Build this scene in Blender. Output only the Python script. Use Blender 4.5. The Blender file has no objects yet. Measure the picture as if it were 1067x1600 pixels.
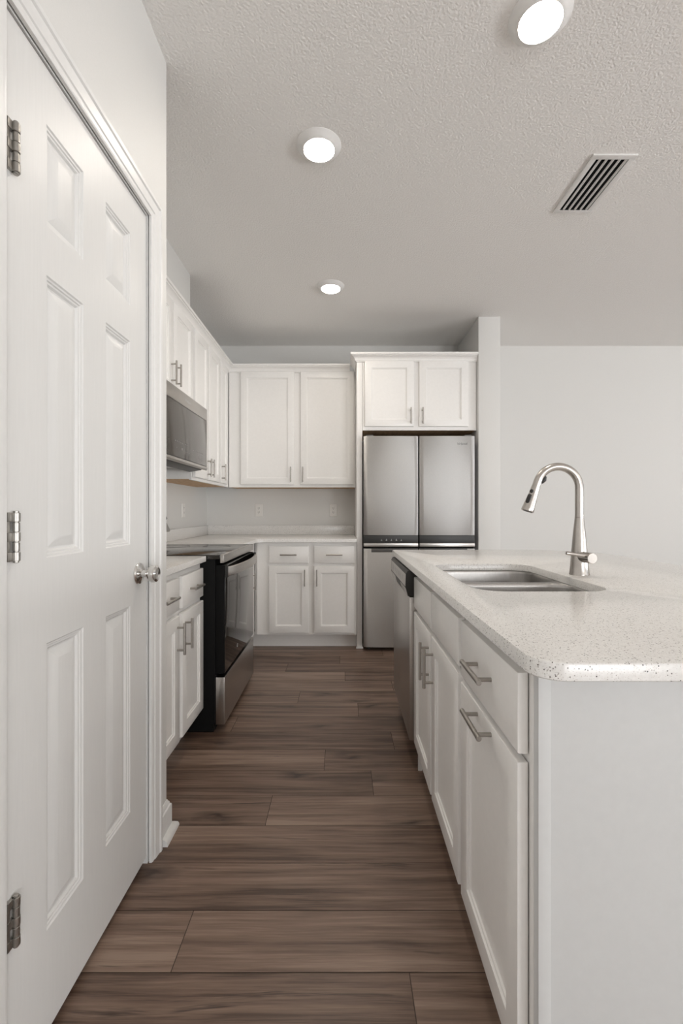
import bpy, bmesh, math, random
from mathutils import Vector, Matrix
SC = bpy.context.scene
COL = SC.collection
random.seed(7)

# ------------------------------------------------------------------ camera
EYE = 1.14
cd = bpy.data.cameras.new('camera'); cam = bpy.data.objects.new('camera', cd); COL.objects.link(cam)
cd.sensor_fit = 'VERTICAL'; cd.sensor_height = 36.0; cd.sensor_width = 24.0
cd.lens = 711 / 1600 * 36
cd.shift_x = -1.5 / 1600; cd.shift_y = -2.0 / 1600
cd.clip_start = 0.02; cd.clip_end = 100
cam.location = (0, 0, EYE); cam.rotation_euler = (math.pi / 2, 0, 0)
SC.camera = cam

# ------------------------------------------------------------------ world, daylight, exposure
w = bpy.data.worlds.new('sky'); SC.world = w; w.use_nodes = True
bg = w.node_tree.nodes['Background']; bg.inputs[0].default_value = (0.80, 0.88, 1.0, 1); bg.inputs[1].default_value = 0.25
SC.view_settings.view_transform = 'Standard'; SC.view_settings.look = 'None'
SC.view_settings.gamma = 1.0; SC.view_settings.use_curve_mapping = False
SC.view_settings.exposure = 0.0
LAMP_RADIANCE = 118.0          # radiance of the three can-light lenses


def area(name, loc, rot, sx, sy, energy, col):
    l = bpy.data.lights.new(name, 'AREA'); l.shape = 'RECTANGLE'; l.size = sx; l.size_y = sy
    l.energy = energy; l.color = col
    o = bpy.data.objects.new(name, l); COL.objects.link(o); o.location = loc; o.rotation_euler = rot
    return o


# daylight in the glazed opening of the rear wall and the windows of the right wall,
# plus an added upward fill outside the right windows to brighten the ceiling
P_REAR, P_RIGHT, P_UPRIGHT = 270, 15, 425
area('daylight_rear', (4.05, -7.2, 1.25), (math.radians(90), 0, 0), 2.0, 2.2, P_REAR * .74, (0.97, 0.985, 1.0))
area('daylight_rear', (1.90, -7.2, 1.25), (math.radians(90), 0, 0), 0.7, 2.2, P_REAR * .26, (0.97, 0.985, 1.0))
area('daylight_right', (6.7, -1.2, 1.45), (0, math.radians(90), 0), 2.0, 5.4, P_RIGHT, (0.97, 0.985, 1.0))
area('ceiling_fill_right', (6.9, -1.2, 0.55), (0, math.radians(128), 0), 1.0, 5.4, P_UPRIGHT, (0.98, 0.99, 1.0))  # added fill lamp aimed up at the ceiling, no real source


# ------------------------------------------------------------------ materials
def new_mat(name):
    m = bpy.data.materials.new(name); m.use_nodes = True
    nt = m.node_tree
    return m, nt, nt.nodes['Principled BSDF']


def pset(b, col=None, rough=None, metal=None, spec=None, coat=None):
    if col is not None: b.inputs['Base Color'].default_value = (*col, 1)
    if rough is not None: b.inputs['Roughness'].default_value = rough
    if metal is not None: b.inputs['Metallic'].default_value = metal
    if spec is not None: b.inputs['Specular IOR Level'].default_value = spec
    if coat is not None: b.inputs['Coat Weight'].default_value = coat


def coords(nt, scale=(1, 1, 1)):
    tc = nt.nodes.new('ShaderNodeTexCoord'); mp = nt.nodes.new('ShaderNodeMapping')
    mp.inputs['Scale'].default_value = scale
    nt.links.new(tc.outputs['Object'], mp.inputs['Vector'])
    return mp.outputs['Vector']


def noise(nt, vec, scale, detail=2, rough=0.5):
    n = nt.nodes.new('ShaderNodeTexNoise'); n.inputs['Scale'].default_value = scale
    n.inputs['Detail'].default_value = detail; n.inputs['Roughness'].default_value = rough
    nt.links.new(vec, n.inputs['Vector'])
    return n.outputs['Fac']


def ramp(nt, fac, stops):
    r = nt.nodes.new('ShaderNodeValToRGB'); e = r.color_ramp.elements
    while len(e) < len(stops): e.new(0.5)
    for q, (p, c) in zip(e, stops):
        q.position = p; q.color = (*c, 1)
    nt.links.new(fac, r.inputs['Fac'])
    return r.outputs['Color']


def bump(nt, b, h, strength, dist):
    n = nt.nodes.new('ShaderNodeBump'); n.inputs['Strength'].default_value = strength
    n.inputs['Distance'].default_value = dist
    nt.links.new(h, n.inputs['Height']); nt.links.new(n.outputs['Normal'], b.inputs['Normal'])


def math_node(nt, op, a, bb=None):
    n = nt.nodes.new('ShaderNodeMath'); n.operation = op
    for i, v in enumerate((a, bb)):
        if v is None: continue
        if isinstance(v, (int, float)): n.inputs[i].default_value = v
        else: nt.links.new(v, n.inputs[i])
    return n.outputs[0]


def mix(nt, fac, a, bb, typ='MIX'):
    n = nt.nodes.new('ShaderNodeMix'); n.data_type = 'RGBA'; n.blend_type = typ
    for i, v in ((0, fac), (6, a), (7, bb)):
        if isinstance(v, (int, float)): n.inputs[i].default_value = v
        elif isinstance(v, tuple): n.inputs[i].default_value = (*v, 1)
        else: nt.links.new(v, n.inputs[i])
    return n.outputs[2]


def paint(name, col, rough, bscale=None, bstr=0.1, bdist=0.001, detail=2, stretch=(1, 1, 1), spec=None):
    m, nt, b = new_mat(name); pset(b, col, rough, spec=spec)
    v = coords(nt, stretch)
    f = noise(nt, v, bscale or 60, detail)
    c = ramp(nt, f, [(0.3, tuple(x * 0.985 for x in col)), (0.7, tuple(min(1, x * 1.01) for x in col))])
    nt.links.new(c, b.inputs['Base Color'])
    if bscale: bump(nt, b, f, bstr, bdist)
    return m


M = {}
M['wall'] = paint('wall_paint', (0.725, 0.717, 0.695), 0.55, 260, 0.12, 0.002)
M['ceiling'] = paint('ceiling_texture', (0.93, 0.915, 0.89), 0.75, 115, 0.75, 0.005, 3)
M['trim'] = paint('trim_paint', (0.77, 0.765, 0.75), 0.36)
M['cabinet'] = paint('cabinet_paint', (0.885, 0.868, 0.842), 0.33)
M['panel_end'] = paint('cabinet_paint_shaded', (0.64, 0.645, 0.64), 0.4)  # cabinet white with the end's weaker light put into the colour as grey
M['door'] = paint('door_paint', (0.725, 0.72, 0.705), 0.42, 40, 0.09, 0.002, 3, (4, 4, 0.25))
M['white_plastic'] = paint('white_plastic', (0.82, 0.80, 0.77), 0.35)
M['lamp_trim'] = paint('lamp_trim_enamel', (0.84, 0.83, 0.81), 0.35)
M['vent_metal'] = paint('vent_enamel', (0.80, 0.79, 0.77), 0.4)


def flat(name, col, rough, metal=0.0, spec=None, coat=None, bscale=None, stretch=(1, 1, 1), bstr=0.05, aniso=None):
    m, nt, b = new_mat(name); pset(b, col, rough, metal, spec, coat)
    if aniso:
        b.inputs['Anisotropic'].default_value = aniso; b.inputs['Anisotropic Rotation'].default_value = 0.25
        tg = nt.nodes.new('ShaderNodeTangent'); tg.direction_type = 'RADIAL'; tg.axis = 'Z'
        nt.links.new(tg.outputs[0], b.inputs['Tangent'])
    v = coords(nt, stretch); f = noise(nt, v, bscale or 30, 2)
    c = ramp(nt, f, [(0.3, tuple(x * 0.94 for x in col)), (0.7, tuple(min(1, x * 1.04) for x in col))])
    nt.links.new(c, b.inputs['Base Color'])
    if bscale: bump(nt, b, f, bstr, 0.0006)
    return m


M['steel'] = flat('brushed_steel', (0.57, 0.563, 0.55), 0.50, 1.0, bscale=90, stretch=(1, 1, 14), bstr=0.04, aniso=0.93)
M['steel_h'] = flat('brushed_steel_horizontal', (0.50, 0.48, 0.458), 0.28, 1.0, bscale=60, stretch=(1, 1, 12), bstr=0.04)
M['sink_steel'] = flat('sink_steel', (0.44, 0.425, 0.41), 0.30, 1.0, bscale=60, stretch=(6, 1, 1), bstr=0.03)
M['nickel'] = flat('satin_nickel', (0.51, 0.48, 0.45), 0.27, 1.0)
M['pull'] = flat('brushed_pull', (0.42, 0.395, 0.365), 0.34, 1.0)
M['hinge'] = flat('brushed_hinge', (0.40, 0.385, 0.36), 0.36, 1.0)
M['chrome'] = flat('polished_nickel', (0.72, 0.71, 0.69), 0.14, 1.0)
M['black'] = flat('black_enamel', (0.007, 0.007, 0.007), 0.6, spec=0.10)
M['black_plastic'] = flat('black_plastic', (0.020, 0.019, 0.018), 0.4)
M['black_glass'] = flat('black_glass', (0.012, 0.011, 0.010), 0.04, spec=0.9)
M['cook_glass'] = flat('cooktop_glass', (0.018, 0.016, 0.014), 0.10, spec=0.8)
M['micro_glass'] = flat('microwave_glass', (0.060, 0.053, 0.046), 0.08, spec=0.9)
M['fridge_side'] = flat('fridge_side_grey', (0.09, 0.085, 0.08), 0.45)
M['shadow_black'] = flat('dark_cavity', (0.006, 0.006, 0.006), 0.8, spec=0.1)
M['grey_mark'] = flat('grey_print', (0.16, 0.16, 0.16), 0.5)
M['dim_mark'] = flat('dim_print', (0.27, 0.26, 0.25), 0.5)
M['light_mark'] = flat('light_print', (0.55, 0.55, 0.54), 0.5)


def wood_bottom():
    m, nt, b = new_mat('raw_plywood'); pset(b, rough=0.6)
    v = coords(nt, (8, 1.2, 8)); f = noise(nt, v, 6, 4)
    c = ramp(nt, f, [(0.3, (0.47, 0.29, 0.15)), (0.7, (0.66, 0.44, 0.25))])
    nt.links.new(c, b.inputs['Base Color'])
    return m


M['plywood'] = wood_bottom()


def quartz():
    m, nt, b = new_mat('speckled_quartz'); pset(b, rough=0.19, spec=0.45)
    v = coords(nt)

    def chips(scale, keep, rad):
        vo = nt.nodes.new('ShaderNodeTexVoronoi'); vo.inputs['Scale'].default_value = scale
        nt.links.new(v, vo.inputs['Vector'])
        sep = nt.nodes.new('ShaderNodeSeparateColor'); nt.links.new(vo.outputs['Color'], sep.inputs[0])
        a = math_node(nt, 'LESS_THAN', vo.outputs['Distance'], rad)
        k = math_node(nt, 'LESS_THAN', sep.outputs[0], keep)
        return math_node(nt, 'MULTIPLY', a, k), sep.outputs[1]
    base = ramp(nt, noise(nt, v, 160, 3), [(0.35, (0.80, 0.787, 0.765)), (0.65, (0.865, 0.852, 0.83))])
    f1, r1 = chips(480, 0.30, 0.44)
    c1 = ramp(nt, r1, [(0.0, (0.55, 0.53, 0.50)), (0.6, (0.66, 0.63, 0.60)), (1.0, (0.86, 0.85, 0.83))])
    f2, r2 = chips(300, 0.17, 0.36)
    c2 = ramp(nt, r2, [(0.0, (0.07, 0.065, 0.06)), (0.45, (0.22, 0.20, 0.185)), (1.0, (0.50, 0.47, 0.44))])
    x = mix(nt, f1, base, c1); x = mix(nt, f2, x, c2)
    nt.links.new(x, b.inputs['Base Color'])
    return m


M['quartz'] = quartz()


def floor_mat():
    m, nt, b = new_mat('plank_floor'); pset(b, rough=0.38, spec=0.5)
    at = nt.nodes.new('ShaderNodeAttribute'); at.attribute_name = 'rnd'
    tc = nt.nodes.new('ShaderNodeTexCoord')
    sp = nt.nodes.new('ShaderNodeSeparateXYZ'); nt.links.new(tc.outputs['Object'], sp.inputs[0])

    def vec(sx, sy, sz, wob=None):
        c = nt.nodes.new('ShaderNodeCombineXYZ')
        nt.links.new(math_node(nt, 'MULTIPLY', sp.outputs[0], sx), c.inputs[0])
        y = math_node(nt, 'MULTIPLY', sp.outputs[1], sy)
        if wob is not None: y = math_node(nt, 'ADD', y, wob)
        nt.links.new(y, c.inputs[1])
        nt.links.new(math_node(nt, 'MULTIPLY', at.outputs['Fac'], sz), c.inputs[2])
        return c.outputs[0]
    wob = math_node(nt, 'MULTIPLY', noise(nt, vec(1.8, 4, 91), 1.0, 2), 1.3)
    grain = noise(nt, vec(1.5, 38, 57, wob), 1.0, 6, 0.66)
    broad = noise(nt, vec(0.9, 9, 33, wob), 1.0, 3, 0.5)
    fine = noise(nt, vec(6, 240, 71), 1.0, 3, 0.6)
    mid = noise(nt, vec(2.6, 105, 63, wob), 1.0, 4, 0.6)
    f = math_node(nt, 'ADD', math_node(nt, 'MULTIPLY', grain, 0.52), math_node(nt, 'MULTIPLY', broad, 0.34))
    f = math_node(nt, 'ADD', f, math_node(nt, 'MULTIPLY', mid, 0.20))
    f = math_node(nt, 'ADD', f, math_node(nt, 'MULTIPLY', fine, 0.18))
    f = math_node(nt, 'ADD', f, math_node(nt, 'MULTIPLY', math_node(nt, 'SUBTRACT', at.outputs['Fac'], 0.5), 0.13))
    c = ramp(nt, f, [(0.50, (0.082, 0.049, 0.034)), (0.575, (0.160, 0.102, 0.074)), (0.65, (0.220, 0.147, 0.109)), (0.75, (0.315, 0.224, 0.172))])
    # dark mineral streaks
    st = noise(nt, vec(1.1, 24, 43, wob), 1.0, 5, 0.70)
    sm = ramp(nt, st, [(0.31, (1, 1, 1)), (0.385, (0, 0, 0))])
    c = mix(nt, math_node(nt, 'MULTIPLY', sm, 0.9), c, (0.040, 0.023, 0.016))
    # a few knots, each with a drawn-out dark halo
    wx = math_node(nt, 'MULTIPLY', math_node(nt, 'SUBTRACT', noise(nt, vec(7, 22, 17), 1.0, 3), 0.5), 0.8)
    vo = nt.nodes.new('ShaderNodeTexVoronoi'); vo.inputs['Scale'].default_value = 1.0
    vo.voronoi_dimensions = '2D'
    kc = nt.nodes.new('ShaderNodeCombineXYZ')
    nt.links.new(math_node(nt, 'ADD', math_node(nt, 'MULTIPLY', sp.outputs[0], 1.7), math_node(nt, 'MULTIPLY', at.outputs['Fac'], 37.0)), kc.inputs[0])
    nt.links.new(math_node(nt, 'ADD', math_node(nt, 'MULTIPLY', sp.outputs[1], 5.7), wx), kc.inputs[1])
    nt.links.new(kc.outputs[0], vo.inputs['Vector'])
    sepk = nt.nodes.new('ShaderNodeSeparateColor'); nt.links.new(vo.outputs['Color'], sepk.inputs[0])
    keep = math_node(nt, 'LESS_THAN', sepk.outputs[0], 0.5)
    kn = ramp(nt, vo.outputs['Distance'], [(0.02, (1, 1, 1)), (0.07, (0.55, 0.55, 0.55)), (0.20, (0, 0, 0))])
    kk = math_node(nt, 'MULTIPLY', math_node(nt, 'MULTIPLY', kn, keep), 0.92)
    c = mix(nt, kk, c, (0.035, 0.020, 0.014))
    nt.links.new(c, b.inputs['Base Color'])
    bump(nt, b, f, 0.12, 0.002)
    return m


M['floor'] = floor_mat()


def emit(name, col, s):
    m, nt, b = new_mat(name); pset(b, (0.9, 0.9, 0.9), 0.5)
    b.inputs['Emission Color'].default_value = (*col, 1); b.inputs['Emission Strength'].default_value = s
    return m


M['lens'] = emit('lamp_lens', (1.0, 0.915, 0.81), LAMP_RADIANCE)


# ------------------------------------------------------------------ mesh helpers
def world_loc(o):
    p = Vector((0, 0, 0))
    while o is not None:
        p += o.location; o = o.parent
    return p


def frame(o, U, N):
    """local (u, v, w) -> world: u along U, v up, w out along N"""
    U = Vector(U); N = Vector(N); Z = Vector((0, 0, 1)); o = Vector(o)
    m = Matrix.Identity(4)
    for i in range(3):
        m[i][0] = U[i]; m[i][1] = Z[i]; m[i][2] = N[i]; m[i][3] = o[i]
    return m


I4 = Matrix.Identity(4)


class MB:
    def __init__(s): s.bm = bmesh.new()

    def _add(s, b2, mtx):
        bmesh.ops.transform(b2, matrix=mtx, verts=b2.verts)
        me = bpy.data.meshes.new('tmp'); b2.to_mesh(me); b2.free()
        s.bm.from_mesh(me); bpy.data.meshes.remove(me)
        return s

    def box(s, a, b, bev=0.0, seg=2, m=I4):
        b2 = bmesh.new(); bmesh.ops.create_cube(b2, size=1)
        a = Vector(a); b = Vector(b)
        for v in b2.verts:
            v.co = Vector([(a[i] + b[i]) / 2 + v.co[i] * abs(b[i] - a[i]) for i in range(3)])
        if bev: bmesh.ops.bevel(b2, geom=b2.edges[:], offset=bev, segments=seg, profile=0.6, affect='EDGES')
        return s._add(b2, m)

    def loops(s, rings, cap0=True, cap1=True, closed=True, m=I4):
        b2 = bmesh.new(); vs = [[b2.verts.new(p) for p in r] for r in rings]
        for r0, r1 in zip(vs, vs[1:]):
            n = len(r0)
            for i in range(n if closed else n - 1):
                j = (i + 1) % n
                try: b2.faces.new((r0[i], r0[j], r1[j], r1[i]))
                except ValueError: pass
        if cap0: b2.faces.new(list(reversed(vs[0])))
        if cap1: b2.faces.new(vs[-1])
        return s._add(b2, m)

    def tube(s, pts, rad, n=16, cap=True, m=I4):
        pts = [Vector(p) for p in pts]
        rad = rad if isinstance(rad, (list, tuple)) else [rad] * len(pts)
        rings = []; prev = None
        for i, p in enumerate(pts):
            t = (pts[min(i + 1, len(pts) - 1)] - pts[max(i - 1, 0)]).normalized()
            if prev is None:
                a = Vector((0, 0, 1)) if abs(t.z) < 0.9 else Vector((1, 0, 0))
                u = t.cross(a).normalized()
            else:
                u = (prev - t * prev.dot(t)).normalized()
            prev = u; v = t.cross(u)
            rings.append([p + (u * math.cos(2 * math.pi * k / n) + v * math.sin(2 * math.pi * k / n)) * rad[i] for k in range(n)])
        return s.loops(rings, cap, cap, m=m)

    def rod(s, a, b, r, n=16, ease=0.0, m=I4):
        a = Vector(a); b = Vector(b)
        if ease:
            d = (b - a).normalized() * ease
            return s.tube([a, a + d * .01, a + d, b - d, b - d * .01, b], [max(r - ease, 1e-4), max(r - ease, 1e-4), r, r, max(r - ease, 1e-4), max(r - ease, 1e-4)], n, m=m)
        return s.tube([a, b], r, n, m=m)

    def lathe(s, prof, org, axis=(0, 0, 1), n=32, m=I4):
        """prof: (radius, height along axis)"""
        ax = Vector(axis).normalized(); org = Vector(org)
        a = Vector((0, 0, 1)) if abs(ax.z) < 0.9 else Vector((1, 0, 0))
        u = ax.cross(a).normalized(); v = ax.cross(u)
        rings = [[org + ax * h + (u * math.cos(2 * math.pi * k / n) + v * math.sin(2 * math.pi * k / n)) * max(r, 1e-5) for k in range(n)] for r, h in prof]
        return s.loops(rings, m=m)

    def prism(s, poly, y0, y1, bev=0.0, m=I4):
        """poly in XZ extruded along Y"""
        b2 = bmesh.new()
        r0 = [b2.verts.new((p[0], y0, p[1])) for p in poly]; r1 = [b2.verts.new((p[0], y1, p[1])) for p in poly]
        n = len(poly)
        for i in range(n): b2.faces.new((r0[i], r0[(i + 1) % n], r1[(i + 1) % n], r1[i]))
        b2.faces.new(list(reversed(r0))); b2.faces.new(r1)
        if bev: bmesh.ops.bevel(b2, geom=b2.edges[:], offset=bev, segments=2, profile=0.6, affect='EDGES')
        return s._add(b2, m)

    def sweep(s, prof, path, side=1, m=I4):
        """prof (out, z) swept along an XY polyline with mitred corners; out to the right for side=1"""
        P = [Vector((p[0], p[1])) for p in path]; rings = []
        for i, p in enumerate(P):
            ds = []
            if i > 0: ds.append((P[i] - P[i - 1]).normalized())
            if i < len(P) - 1: ds.append((P[i + 1] - P[i]).normalized())
            ns = [Vector((d.y, -d.x)) * side for d in ds]
            if len(ns) == 2:
                k = (ns[0] + ns[1]); k = k / (k.length_squared / 2)
            else: k = ns[0]
            rings.append([(p.x + k.x * o, p.y + k.y * o, z) for o, z in prof])
        return s.loops(rings, m=m)

    def build(s, name, mat, parent=None, smooth=True, ang=35):
        bmesh.ops.remove_doubles(s.bm, verts=s.bm.verts, dist=1e-6)
        bmesh.ops.recalc_face_normals(s.bm, faces=s.bm.faces)
        off = world_loc(parent) if parent is not None else Vector((0, 0, 0))
        bmesh.ops.translate(s.bm, vec=-off, verts=s.bm.verts)
        me = bpy.data.meshes.new(name); s.bm.to_mesh(me); s.bm.free()
        if smooth:
            me.polygons.foreach_set('use_smooth', [True] * len(me.polygons))
            me.set_sharp_from_angle(angle=math.radians(ang))
        me.materials.append(M[mat] if isinstance(mat, str) else mat)
        o = bpy.data.objects.new(name, me); COL.objects.link(o)
        if parent is not None: o.parent = parent
        return o


def tag(o, label, cat, group=None, kind=None):
    o['label'] = label; o['category'] = cat
    if group: o['group'] = group
    if kind: o['kind'] = kind
    return o


def thing(name, label, cat, loc, group=None):
    o = bpy.data.objects.new(name, None); COL.objects.link(o); o.location = loc; o.empty_display_size = 0.1
    return tag(o, label, cat, group)


def struct(o, label=None, cat=None):
    o['kind'] = 'structure'
    if label: o['label'] = label
    if cat: o['category'] = cat
    return o


def rect(u0, u1, v0, v1, w, k=0.0):
    return [(u0 + k, v0 + k, w), (u1 - k, v0 + k, w), (u1 - k, v1 - k, w), (u0 + k, v1 - k, w)]


def shaker(mb, fr, u0, u1, v0, v1, t=0.019, s=0.056, w0=0.0025):
    R = lambda k, w: rect(u0, u1, v0, v1, w0 + w, k)
    mb.loops([R(0, 0), R(0, t - .0025), R(.0008, t - .0008), R(.0025, t), R(s, t), R(s + .0015, t - .0045), R(s + .007, t - .0055), R(s + .009, t - .0095)], m=fr)
    return mb


def slab(mb, fr, u0, u1, v0, v1, t=0.019, w0=0.0025):
    R = lambda k, w: rect(u0, u1, v0, v1, w0 + w, k)
    mb.loops([R(0, 0), R(0, t - .004), R(.001, t - .0015), R(.004, t)], m=fr)
    return mb


def pull(fr, u, v, vertical, w, parent, length=0.135, r=0.0056):
    """bar pull: a bar on two posts, centred on (u, v), standing off the surface at w"""
    mb = MB(); h = length / 2; so = w + 0.031
    d = (0, 1) if vertical else (1, 0)
    mb.rod((u - d[0] * h, v - d[1] * h, so), (u + d[0] * h, v + d[1] * h, so), r, 14, 0.0008, m=fr)
    for k in (-1, 1):
        a = (u + k * d[0] * 0.048, v + k * d[1] * 0.048)
        mb.rod((a[0], a[1], w), (a[0], a[1], so), r * 0.82, 12, m=fr)
    return mb.build('handle', 'pull', parent)


TW = 0.0025 + 0.019      # front face of doors and drawers above the face frame


def add_door(fr, root, u0, u1, v0, v1, hu, hv, hvert=True):
    d = shaker(MB(), fr, u0, u1, v0, v1).build('door', 'cabinet', root)
    if hu is not None: pull(fr, hu, hv, hvert, TW, d)
    return d


def add_drawer(fr, root, u0, u1, v0, v1, handle=True):
    d = slab(MB(), fr, u0, u1, v0, v1).build('drawer', 'cabinet', root)
    if handle: pull(fr, (u0 + u1) / 2, (v0 + v1) / 2, False, TW, d)
    return d


def face_frame(mb, fr, u0, u1, v0, v1, openings, t=0.019):
    """a frame from rails and stiles; openings list of (u0,u1,v0,v1) are closed by a dark-free recess behind the fronts"""
    mb.box((u0, v0, -t), (u1, v1, 0), 0.0012, 1, m=fr)
    return mb


def text_mesh(txt, size, fr, mat, name, parent, depth=0.0006, align='CENTER'):
    cu = bpy.data.curves.new('txt', 'FONT'); cu.body = txt; cu.size = size; cu.extrude = depth
    cu.align_x = align; cu.align_y = 'CENTER'
    o = bpy.data.objects.new('txt', cu); COL.objects.link(o)
    dg = bpy.context.evaluated_depsgraph_get(); dg.update()
    me = bpy.data.meshes.new_from_object(o.evaluated_get(dg))
    bpy.data.objects.remove(o)
    mb = MB(); b2 = bmesh.new(); b2.from_mesh(me); mb._add(b2, fr); bpy.data.meshes.remove(me)
    return mb.build(name, mat, parent, smooth=False)


def rrect(x0, x1, y0, y1, r, k=0.0, n=8, radii=None):
    """rounded rectangle outline inset by k; radii optional per corner (x0y0, x1y0, x1y1, x0y1)"""
    rs = radii or [r] * 4; out = []
    x0 += k; x1 -= k; y0 += k; y1 -= k
    cs = [(x0, y0, 1, 1, math.pi), (x1, y0, -1, 1, 1.5 * math.pi), (x1, y1, -1, -1, 0), (x0, y1, 1, -1, .5 * math.pi)]
    for (cx, cy, sx, sy, a0), rr in zip(cs, rs):
        rr = max(rr - k, 0.0005)
        for i in range(n + 1):
            a = a0 + .5 * math.pi * i / n
            out.append((cx + sx * rr + math.cos(a) * rr, cy + sy * rr + math.sin(a) * rr))
    return out


def offset_poly(poly, k):
    """inset a counter-clockwise polygon by k"""
    n = len(poly); out = []
    for i in range(n):
        p = Vector(poly[i]); a = (p - Vector(poly[i - 1])).normalized(); b = (Vector(poly[(i + 1) % n]) - p).normalized()
        na = Vector((-a.y, a.x)); nb = Vector((-b.y, b.x)); s = na + nb; s = s / (s.length_squared / 2)
        q = p + s * k; out.append((q.x, q.y))
    return out


def slab_top(mb, outer_fn, zb, zt, hole_fn=None, ease=0.003):
    """stone slab with eased edges; outer_fn(k) / hole_fn(k) give the outline inset by k"""
    prof = [(ease * .6, zb), (0, zb + ease * .6), (0, zt - ease), (ease * .3, zt - ease * .3), (ease, zt)]
    b2 = bmesh.new()

    def wall(fn, sgn):
        rings = [[b2.verts.new((x, y, z)) for x, y in fn(k * sgn)] for k, z in prof]
        for r0, r1 in zip(rings, rings[1:]):
            n = len(r0)
            for i in range(n): b2.faces.new((r0[i], r0[(i + 1) % n], r1[(i + 1) % n], r1[i]))
        return rings
    R = [wall(outer_fn, 1)]
    if hole_fn: R.append(wall(hole_fn, -1))
    for idx in (0, -1):
        es = []
        for rings in R:
            r = rings[idx]
            for i in range(len(r)):
                e = b2.edges.get((r[i], r[(i + 1) % len(r)]))
                es.append(e)
        bmesh.ops.triangle_fill(b2, edges=es, use_beauty=True, use_dissolve=False)
    mb._add(b2, I4)
    return mb


# ------------------------------------------------------------------ setting
H = 2.73; XL = -1.311; YB = 4.39; XP = -0.626; YC = 1.618
XR = 6.5; YR = -7.0
DY0, DY1, DZ1 = 0.855, 1.470, 2.092       # pantry door opening
# floor: planks run across the view, each with its own grain offset
fb = bmesh.new(); lay = fb.faces.layers.float.new('rnd')
PW = 0.1748; Y_FIRST = 1.123
fixed = {-1: 0.165, 0: -0.424, 1: -0.75, 2: -0.75, 3: -0.28, 4: 0.125, 5: -0.081, 6: 0.249, 7: -0.577, 8: 0.09, 9: -0.266, 10: 0.325, 11: 0.018, 12: -0.404, 13: -0.02, 14: 0.32}
row = int((YR - Y_FIRST) / PW) - 1
y = Y_FIRST + row * PW
while y < YB + 0.02:
    rng = random.Random(row * 13 + 5)
    j = fixed.get(row, rng.uniform(-0.9, 0.9))
    x = j - 1.22 * math.ceil((j + 1.45) / 1.22)
    g = 0.0011
    while x < XR:
        a, b_ = max(x, -1.42) + g, min(x + 1.22, XR) - g
        if b_ > a:
            f = fb.faces.new([fb.verts.new(p) for p in ((a, y + g, 0), (b_, y + g, 0), (b_, y + PW - g, 0), (a, y + PW - g, 0))])
            f[lay] = rng.random()
        x += 1.22
    row += 1; y += PW
mb = MB(); mb.bm.free(); mb.bm = fb
floor = mb.build('floor', 'floor'); struct(floor, 'brown wood plank floor of the kitchen', 'floor')
M['seam'] = flat('plank_seam', (0.05, 0.034, 0.026), 0.7)
sub = MB().box((-1.42, YR, -0.05), (XR, YB + .02, -0.0012)).build('floor', 'seam'); struct(sub, 'dark seams between the brown floor planks', 'floor')

struct(MB().box((-1.45, YR - .12, H), (XR + .12, YB + .12, H + .1)).build('ceiling', 'ceiling'), 'white textured ceiling with three lights', 'ceiling')
mb = MB()
mb.box((XP - .115, YR, 0), (XP, DY0 - .018, H)); mb.box((XP - .115, DY1 + .018, 0), (XP, YC, H)); mb.box((XP - .115, DY0 - .018, DZ1 + .018), (XP, DY1 + .018, H))
mb.box((XL - .115, YC - .115, 0), (XP - .115, YC, H))
struct(mb.build('wall_left', 'wall', smooth=False), 'white pantry wall around the panelled door', 'wall')
struct(MB().box((XL - .115, YC, 0), (XL, YB, H)).build('wall_left', 'wall', smooth=False), 'white kitchen wall behind the range and microwave', 'wall')
struct(MB().box((XL - .115, YB, 0), (XR + .12, YB + .12, H)).build('wall_back', 'wall', smooth=False), 'white back wall behind cabinets and fridge', 'wall')
struct(MB().box((1.113, 3.725, 0), (1.292, YB, H), 0.004).build('wall_stub', 'wall'), 'narrow white wall end right of the fridge', 'wall')
struct(MB().box((XL, YC, 2.405), (-1.027, 3.070, H), 0.002).build('wall_soffit', 'wall'), 'white boxed soffit above the upper cabinets on the left', 'wall')
# rear wall with glazed opening, right wall with window (behind and beside the camera)
WB0, WB1 = -4.0, 1.6
WA = ((1.55, 2.25), (3.05, 5.05))
mb = MB()
for a_, b_ in ((-1.42, WA[0][0]), (WA[0][1], WA[1][0]), (WA[1][1], XR)): mb.box((a_, YR - .12, 0), (b_, YR, H))
for a_, b_ in WA: mb.box((a_, YR - .12, 2.40), (b_, YR, H)); mb.box((a_, YR - .12, 0), (b_, YR, .08))
struct(mb.build('wall_rear', 'wall', smooth=False))
mb = MB(); mb.box((XR, YR, 0), (XR + .12, WB0, H)); mb.box((XR, WB1, 0), (XR + .12, YB, H)); mb.box((XR, WB0, 2.45), (XR + .12, WB1, H)); mb.box((XR, WB0, 0), (XR + .12, WB1, .45))
struct(mb.build('wall_right', 'wall', smooth=False))
mb = MB()
for a_, b_ in WA:
    for x_ in (a_, b_ - .06) + (((a_ + b_) / 2 - .03,) if b_ - a_ > 1 else ()): mb.box((x_, YR - .1, .08), (x_ + .06, YR - .03, 2.40))
    mb.box((a_, YR - .1, .08), (b_, YR - .03, .14)); mb.box((a_, YR - .1, 2.34), (b_, YR - .03, 2.40))
struct(mb.build('window_1', 'trim'))
mb = MB()
for i in range(4): mb.box((XR + .03, WB0 + (WB1 - WB0 - .06) * i / 3, .45), (XR + .1, WB0 + (WB1 - WB0 - .06) * i / 3 + .06, 2.45))
mb.box((XR + .03, WB0, .45), (XR + .1, WB1, .51)); mb.box((XR + .03, WB0, 2.39), (XR + .1, WB1, 2.45))
struct(mb.build('window_2', 'trim'))

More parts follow.
